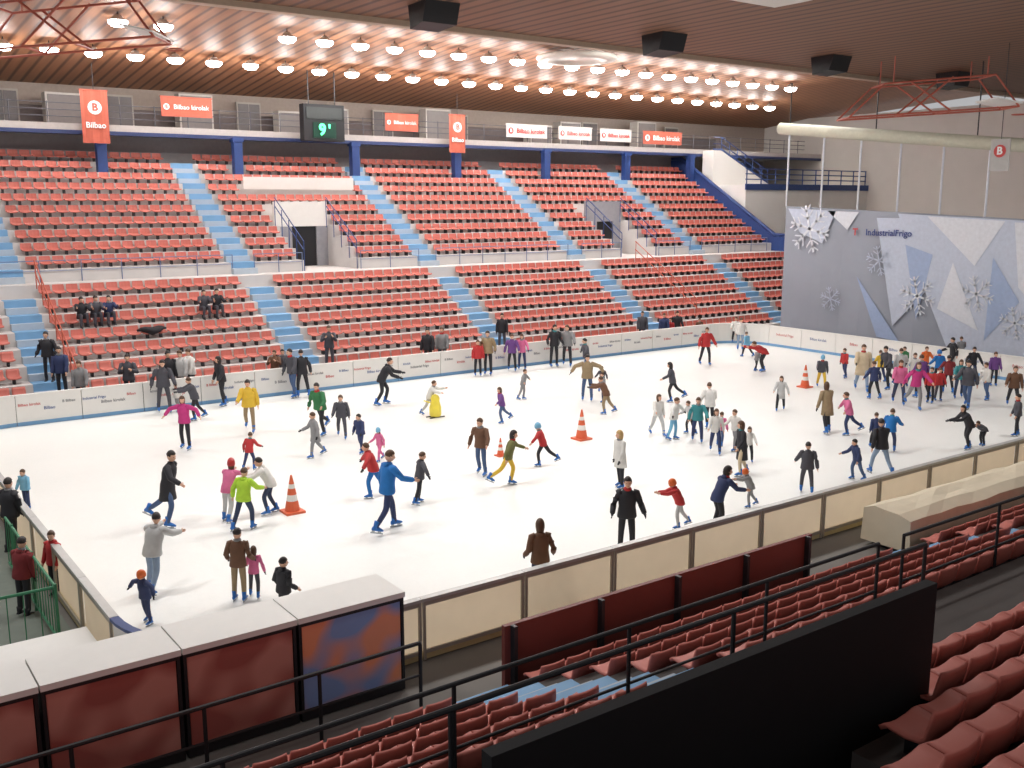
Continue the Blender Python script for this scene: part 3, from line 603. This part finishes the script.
def prep(sp):
    """posed skeleton in local metres (faces +X)"""
    lean,(lp,lk),(rp,rk),la,ra=POSE[sp['pose']]
    jr=lambda a:rng.uniform(-a,a)
    lean+=jr(4); s=sp['H']/1.77; J={}
    up=Vector((S(R(lean)),0,C(R(lean)))); fw=Vector((C(R(lean)),0,-S(R(lean)))); sd=Vector((0,1,0))
    sw=.165 if sp['fem'] else .185
    P=Vector((0,0,0)); J['pel']=P+up*.04; J['wst']=P+up*.17; J['chs']=P+up*.36; J['nkb']=P+up*.50; J['nck']=J['nkb']+(up+Vector((0,0,.4))).normalized()*.09
    J['hd']=J['nck']+(up*.5+Vector((0,0,1))).normalized()*.095+fw*.012
    for side,nm,(p_,k_),(ap,aa,ae) in ((1,'L',(lp,lk),la),(-1,'R',(rp,rk),ra)):
        p_+=jr(4);ap+=jr(8);aa+=jr(4)
        ab=4 if sp['pose'] in('st','hp','cw','si') else 8
        h=P+sd*side*.085; kn=h+dirv(p_,ab,side)*.42; an=kn+dirv(p_-k_,ab*.4,side)*.40
        J['h'+nm]=h;J['k'+nm]=kn;J['a'+nm]=an; J['fp'+nm]=(p_-k_)
        sh=P+up*.455+sd*side*sw; el=sh+dirv(ap+lean*.3,aa,side)*.285; fd=dirv(ap+lean*.3+ae,aa*.45 if ae<70 else -aa*1.6,side); wr=el+fd*.25
        J['s'+nm]=sh;J['e'+nm]=el;J['w'+nm]=wr;J['p'+nm]=wr+fd*.075; J['d'+nm]=fd
    low=min(J['aL'].z,J['aR'].z)-.14
    for k,v in J.items():
        if isinstance(v,Vector) and k not in('dL','dR'): J[k]=(v-Vector((0,0,low)))*s
    sp['s']=s; sp['J']=J; sp['ax']=(up,fw,sd)
    names=['pel','wst','chs','nkb','nck','hL','kL','aL','hR','kR','aR','sL','eL','wL','pL','sR','eR','wR','pR','tL','tR']
    for nm in 'LR': J['t'+nm]=J['a'+nm]+Vector((.05,0,-.03))*s
    rad=dict(pel=.115,wst=.105,chs=.12,nkb=.06,nck=.05,h=.09,k=.066,a=.052,s=.066,e=.045,w=.03,p=.03,t=.035)
    E=[('pel','wst',1),('wst','chs',1),('chs','nkb',1),('nkb','nck',0),('pel','hL',2),('hL','kL',2),('kL','aL',2),('aL','tL',2),('pel','hR',2),('hR','kR',2),('kR','aR',2),('aR','tR',2),
       ('chs','sL',1),('sL','eL',1),('eL','wL',1),('wL','pL',3),('chs','sR',1),('sR','eR',1),('eR','wR',1),('wR','pR',3)]
    me=bpy.data.meshes.new("sk"); me.from_pydata([J[k] for k in names],[(names.index(a),names.index(b_)) for a,b_,_ in E],[])
    ob=bpy.data.objects.new("sk",me); coll.objects.link(ob); md=ob.modifiers.new("s",'SKIN'); md.use_smooth_shade=True
    kd=1.15 if s<.8 else 1.06
    for i,k in enumerate(names):
        r=(rad[k] if k in rad else rad[k[0]])*s*kd; me.skin_vertices[0].data[i].radius=(r,r); me.skin_vertices[0].data[i].use_root=(i==0)
    sb=ob.modifiers.new("u",'SUBSURF'); sb.levels=1; sb.render_levels=1
    sp['tmp']=ob; sp['E']=[(J[a],J[b_],m,(rad[a] if a in rad else rad[a[0]])*s) for a,b_,m in E]
def finish(sp):
    s=sp['s'];J=sp['J'];up,fw,sd=sp['ax']; ev=sp['ev']
    nV=len(ev.vertices); co_=np.zeros(nV*3); ev.vertices.foreach_get("co",co_); co_=co_.reshape(-1,3)
    mb=MB(); mb.v=[tuple(x) for x in co_]; mb.f=[tuple(p_.vertices) for p_ in ev.polygons]
    cen=np.array([co_[list(f)].mean(0) for f in mb.f]); best=np.full(len(cen),1e9); lab=np.zeros(len(cen),int)
    for a,b_,m,r in sp['E']:
        a=np.array(a);d=np.array(b_)-a; t=np.clip(((cen-a)@d)/(d@d),0,1); ds=np.linalg.norm(cen-(a+t[:,None]*d),axis=1)-r*.6
        k=ds<best; best[k]=ds[k]; lab[k]=m
    mb.m=[int(x) for x in lab]
    hs=s*(1+.38*(1-min(1,s)))
    M=Matrix.Translation(J['hd'])@Matrix.Rotation(R(sp['hy']),4,'Z')@Matrix.Rotation(R(sp['hp_']),4,'Y')
    head_mesh(mb,M,hs)
    for nm,side in (('L',1),('R',-1)):
        d=J['d'+nm]; pc=J['p'+nm]; n_=sd*side; w=d.cross(n_).normalized(); n2=w.cross(d).normalized()
        for k,(o_,ln) in enumerate(((-.024,.062),(-.008,.075),(.008,.07),(.023,.055))):
            a=pc+w*o_*s; c1=a+(d+w*o_*2).normalized()*ln*.55*s; c2=c1+(d-n2*side*.55*(1 if k else .8)).normalized()*ln*.45*s
            mb.tube([a-d*.02*s,c1,c2],[.0095*s,.0088*s,.006*s],5,3)
        a=pc-d*.045*s-w*.02*s; c1=a+(d*.5-w*.9).normalized()*.035*s; mb.tube([a,c1,c1+(d*.9-w*.2).normalized()*.03*s],[.012*s,.0105*s,.007*s],5,3)
    mats=[SKIN,cm(sp['top']),cm(sp['bot']),(cm('bk') if sp['gl'] else SKIN),EYE,LIP]
    me=mesh("person",mb,mats,True)
    root=put("person",me,(sp['x'],sp['y'],sp['z']),(0,0,sp['yaw']),label=sp['label'],cat="person",group=sp['group'])
    mb=MB(); P=J['pel']-up*.04*s; f1=(1.0 if sp['fem'] else 1.1)*sp['puff']; lg=sp['long']
    rr=[]
    if lg: rr+= [(-.42 if lg==2 else -.30,.17,.21),(-.12,.145,.195)]
    else: rr+=[(-.09,.138,.182),(-.06,.148,.192)]
    rr+=[(.04,.142,.180),(.16,.130,.164),(.30,.140,.178),(.42,.126,.186),(.475,.095,.148),(.515,.066,.085),(.55,.060,.064)]
    rings=[]
    for h,rx,ry in rr:
        c=P+(up*h*s if h>0 else Vector((up.x*h*.2,0,h))*s)
        f_=fw if h>=0 else Vector((1,0,0)); rings.append(ellring(c,f_,sd,rx*s*f1,ry*s*f1))
    mb.loft(rings)
    for nm,side in (('L',1),('R',-1)):
        a,e,w_=J['s'+nm],J['e'+nm],J['w'+nm]
        mb.tube([a-sd*side*.05*s+up*.005*s,a,a.lerp(e,.5),e,e.lerp(w_,.5),w_.lerp(e,.08),w_],[q*s*f1 for q in (.072,.078,.068,.06,.056,.05,.04)],10)
    put("dress" if lg==2 else "coat" if lg else "jacket",mesh("jacket",mb,[cm(sp['top'])],True),parent=root)
    if sp['hood']:
        mb=MB(); c=P+up*.50*s-fw*.075*s; mb.loft([ellring(c-up*.05*s,fw,sd,.03*s,.06*s,8),ellring(c,fw,sd,.055*s,.095*s,8),ellring(c+up*.05*s,fw,sd,.04*s,.07*s,8)])
        put("hood",mesh("hood",mb,[cm(sp['top'])],True),parent=root)
    if sp['scarf']:
        mb=MB(); c=J['nkb']+up*.035*s; mb.loft([ellring(c-up*.03*s,fw,sd,.075*s,.08*s,10),ellring(c+up*.01*s,fw,sd,.088*s,.092*s,10),ellring(c+up*.04*s,fw,sd,.07*s,.075*s,10)])
        put("scarf",mesh("scarf",mb,[cm(sp['scarf'])],True),parent=root)
    hk=sp['head']
    if hk[0]=='h':
        hm=mat("helmet_"+COL[hk[1:]][0].replace(" ","_"),COL[hk[1:]][1],.35); put("helmet",mesh("helmet",hair_mesh(M,hs,'h'),[hm],True),parent=root)
        put("hair",mesh("hair",hair_mesh(M,hs*.98,'kL' if sp['fem'] else 'k'),[HC['b']],True),parent=root)
    elif hk[0]=='n':
        put("beanie",mesh("beanie",hair_mesh(M,hs,'n'),[cm(hk[1:])],True),parent=root)
        put("hair",mesh("hair",hair_mesh(M,hs*.98,'kL' if sp['fem'] else 'k'),[HC['b']],True),parent=root)
    else: put("hair",mesh("hair",hair_mesh(M,hs,hk),[HC[hk[0]]],True),parent=root)
    for nm in 'LR':
        a=J['a'+nm]; fp=J['fp'+nm]; rot=Matrix.Rotation(R(-fp*.45 if (fp<-8) else 0),4,'Y')
        off=rot@Vector((0,0,-.14*s))
        if sp['shoes']:
            o=put("ice_skate",BOOT,a+off+Vector((.02*s,0,0)),rot.to_euler(),(s,s,s),root); put("blade",BLADE,parent=o)
        else:
            mb=MB(); bm=boot_mesh(); mb.v=[(x*s,y*s,(z-.055)*s*.95) for x,y,z in bm.v]; mb.f=bm.f; mb.m=bm.m
            put("shoe",mesh("shoe",mb,[cm('bk')],True),a+off,rot.to_euler(),(1,1,1),root)
PEOPLE="""
170 526 74 8 rg bk jn k c
186 449 54 250 ao mg bk bL
217 403 48 230 st bk bk kL f
250 431 54 270 st yw kh k
160 410 57 280 st dg dg k
174 409 27 250 st wh gy b k
196 420 42 200 ph dg bk b
250 470 38 60 st rd nv b k
245 530 63 60 st lm dj b h
229 522 60 90 ph pk lg hrd f
272 514 54 200 ln wh dj k
316 457 46 200 wk gy gy b c
321 435 52 250 gl gn bk k
342 438 45 260 st dg dg b
361 453 40 240 st nv nv k
380 461 34 240 st pk pk hlb f
374 497 54 185 ag rd bl b
388 531 86 20 wk bl nv b h
420 504 52 30 ao dg bk b
382 405 45 20 ln bk bk k
430 416 35 340 ph wh lg b
481 475 58 250 st br jn b
508 486 55 350 gl ol yw kL
502 423 35 200 gl pu jn bL
523 400 31 340 ao gy gy b
543 466 42 180 ag rd bk hlb
587 401 47 270 ao kh jn k
606 414 37 180 ph br kh b
602 392 26 100 st dg bk b
620 488 58 210 st wh bk yL fc
679 528 48 180 ph rd lg hog
750 507 32 180 ph gy gy hog
741 475 55 200 st bk bg bL f2
657 435 43 270 st wh lg bL f
673 440 43 330 ao wh lb b
697 442 46 260 st tl nv b
709 428 46 90 st wh bk b
715 453 46 270 st wh nv bL f
735 450 42 200 st wh gy b
672 402 39 190 gl dg bk kL f
705 365 39 270 st rd bk b
764 372 24 180 bd rd bk b
756 371 18 20 st gy bk b
780 411 36 260 st lg bk bL fc
821 388 34 270 st dg yw hlb
826 433 52 90 st kh bk bL fc
848 435 42 180 ag pk nv b
861 391 50 250 st bg lj b c
873 399 38 100 st nv bk b
887 389 43 200 gl dg bk k
898 404 46 240 st pk dj b f
899 387 40 80 st lg bk b
914 410 48 260 gl mg gy bL
921 398 44 100 st pu bk b
930 403 36 240 st rd bk b
938 401 33 270 st rd dg b
947 393 38 80 st dr bk k
952 372 36 200 st bk bk k
960 366 30 90 st gy bk b
971 382 36 270 st bk dj k
966 408 50 220 wk dg jn k
968 449 42 200 ln bk bk kL
806 493 51 80 st dg dg k h
856 480 42 200 st nv jn k h
880 475 58 90 st bk lj k h
889 452 44 60 st bl nv b
875 448 36 100 st nv bk b
1012 408 44 260 st br bk b
1016 436 42 180 st dg bk k
983 446 18 200 bd dg bk b
740 350 32 90 st wh lj b
747 357 26 120 st lb bk b
586 376 38 180 ao dg jn k
288 395 48 250 st dg jn k
303 397 48 100 st bk bk k
240 601 72 70 hp br kh k
255 597 50 80 st pk dg bL
285 624 66 60 hp bk bk k
155 593 76 70 ph lg lj k
147 624 52 250 ao nv nv hog
540 603 84 90 hp br dj bL h
626 556 80 260 hp bk bk k
716 533 62 20 ln nv bk kL h
27 509 38 260 st lb nv b
478 376 36 270 st rd bk b
488 375 45 260 hp kh bk k
512 371 38 270 st pu bk b
522 370 37 250 st pk nv bL
554 367 46 280 hp bk bk k
567 366 44 250 st gy bk b
735 344 28 270 st wh bk b
904 376 30 200 st gn bk b
912 388 36 260 sg wh jn b
938 384 34 90 st bl bk hbl
924 378 32 270 sg og bk b
880 382 32 120 st yw nv b
958 398 40 250 sr tl dj bL
985 400 38 200 sg wh jn b
993 386 34 260 st pu bk b
844 378 30 200 sg rd nv b
720 446 34 60 sg pk jn b
690 434 34 200 sr lg bk b
748 462 36 250 sg wh bk bL
603 402 30 200 sg gy dj b
""".strip().split("\n")
OFF="""
80 35.3 0 360 270 st gy bk b
128 35.2 0 352 270 cw dg bk k
181 35 0 346 260 st lg bk b
190 35.2 0 345 240 st wh bk b
168 35.1 0 350 300 st bk bk k
275 35.1 0 350 270 cw br bk b
283 35.3 0 349 280 st dg bk k
329 36.5 .3 325 270 cw dg dg b
428 35.2 0 325 250 st bk bk k
442 35.2 0 325 280 st gy dg b
502 36.5 .3 313 270 st bk dg k
642 35.3 0 311 270 st dg bk k
664 35 0 313 260 st nv bk b
670 35 0 318 250 st rd bk b
677 35.1 0 311 280 st bk dg k
699 35.1 0 318 270 hp br bk b
47 37.2 .8 331 270 hp bk bk k
60 36.4 .3 346 270 st nv bk k
8 21.5 0 478 80 st bk bk k
20 18.0 0 538 60 st dr bk k
52 18.6 0 531 250 st rd bk b
""".strip().split("\n")
SEATED=[(83,4,'bk'),(97,4,'dg'),(110,4,'nv'),(205,4,'dg'),(218,4,'bk')]
specs=[]
def mk(x,y,z,H,face,pose,top,bot,head,fl,shoes=True,group="skaters on the ice"):
    H=max(.95,min(1.84,H)); fem='f' in fl or 'L' in head
    if pose=='st' and shoes: pose=rng.choice(['st','sg','sr','wk','sg'])
    lg=2 if '2' in fl else 1 if 'c' in fl else 0
    kid="child" if H<1.38 else "person"
    garment="dress" if lg==2 else "long coat" if lg else "jacket"
    hd={'h':" and helmet",'n':" and woolly hat"}.get(head[0],"")
    label="%s in %s %s, %s trousers%s, %s"%(kid,COL[top][0],garment,COL[bot][0],hd,PWORD[pose])
    if len(label.split())>12: label="%s in %s %s%s, %s"%(kid,COL[top][0],garment,hd,PWORD[pose])
    specs.append(dict(x=x,y=y,z=z,H=H,yaw=R(face-35.9+rng.uniform(-15,15)),pose=pose,top=top,bot=bot,head=head,long=lg,hood='h' in fl or rng.random()<.35,fem=fem,gl=('k' in fl or rng.random()<.35),shoes=shoes,label=label,group=group,
       hy=rng.uniform(-25,25),hp_=rng.uniform(0,14),scarf=rng.choice([None,None,None,None,'rd','gy','tl']),puff=rng.uniform(.96,1.12)))
def headZ(x,y,v):
    b_=x*C(YAW)+y*S(YAW); D=(384-v)*C(PIT)-1000*S(PIT); F=1000*C(PIT)+(384-v)*S(PIT); return 7+b_*D/F
for ln in PEOPLE:
    t=ln.split(); u,v,h,f=map(float,t[:4]); x,y=hit(u,v); y=min(y,33.4); x=max(x,3.9)
    if x<8 and y<13.2: y=13.3
    H=headZ(x,y,v-h); pose=t[4]
    H/={'ln':.88,'bd':.62,'ph':.95,'gl':.95,'rg':.95,'ag':.95}.get(pose,1.0)
    mk(x,y,0,H,f,pose,t[5],t[6],t[7],t[8] if len(t)>8 else "")
for ln in OFF:
    t=ln.split(); u,Y,z,vh,f=map(float,t[:5]); F=1000*C(PIT)+(384-vh-15)*S(PIT); th=YAW-math.atan2((u-512)*1.0,F); x=Y/math.tan(th)
    H=headZ(x,Y,vh)-z; mk(x,Y,z,H,f,t[5],t[6],t[7],t[8],"",False,"onlookers around the rink")
for u,i,c in SEATED:
    Y=36+.85*i+.42; th=YAW-math.atan2((u-512),993); mk(Y/math.tan(th),Y,.3+.5*i,1.68,270+35.9-90,'si',c,'dg','k','',False,"spectators sitting in the stand")
for sp in specs: 
    if sp['group'].startswith('spect'): sp['yaw']=R(-90)
    prep(sp)
dg=bpy.context.evaluated_depsgraph_get()
for sp in specs: sp['ev']=bpy.data.meshes.new_from_object(sp['tmp'].evaluated_get(dg))
for sp in specs:
    bpy.data.objects.remove(sp['tmp']); finish(sp)
# ------------------------------------------------------------------ light
w=bpy.data.worlds.new("world"); sc.world=w; w.use_nodes=True; bg=w.node_tree.nodes["Background"]; bg.inputs[0].default_value=(.88,.88,.9,1); bg.inputs[1].default_value=.5
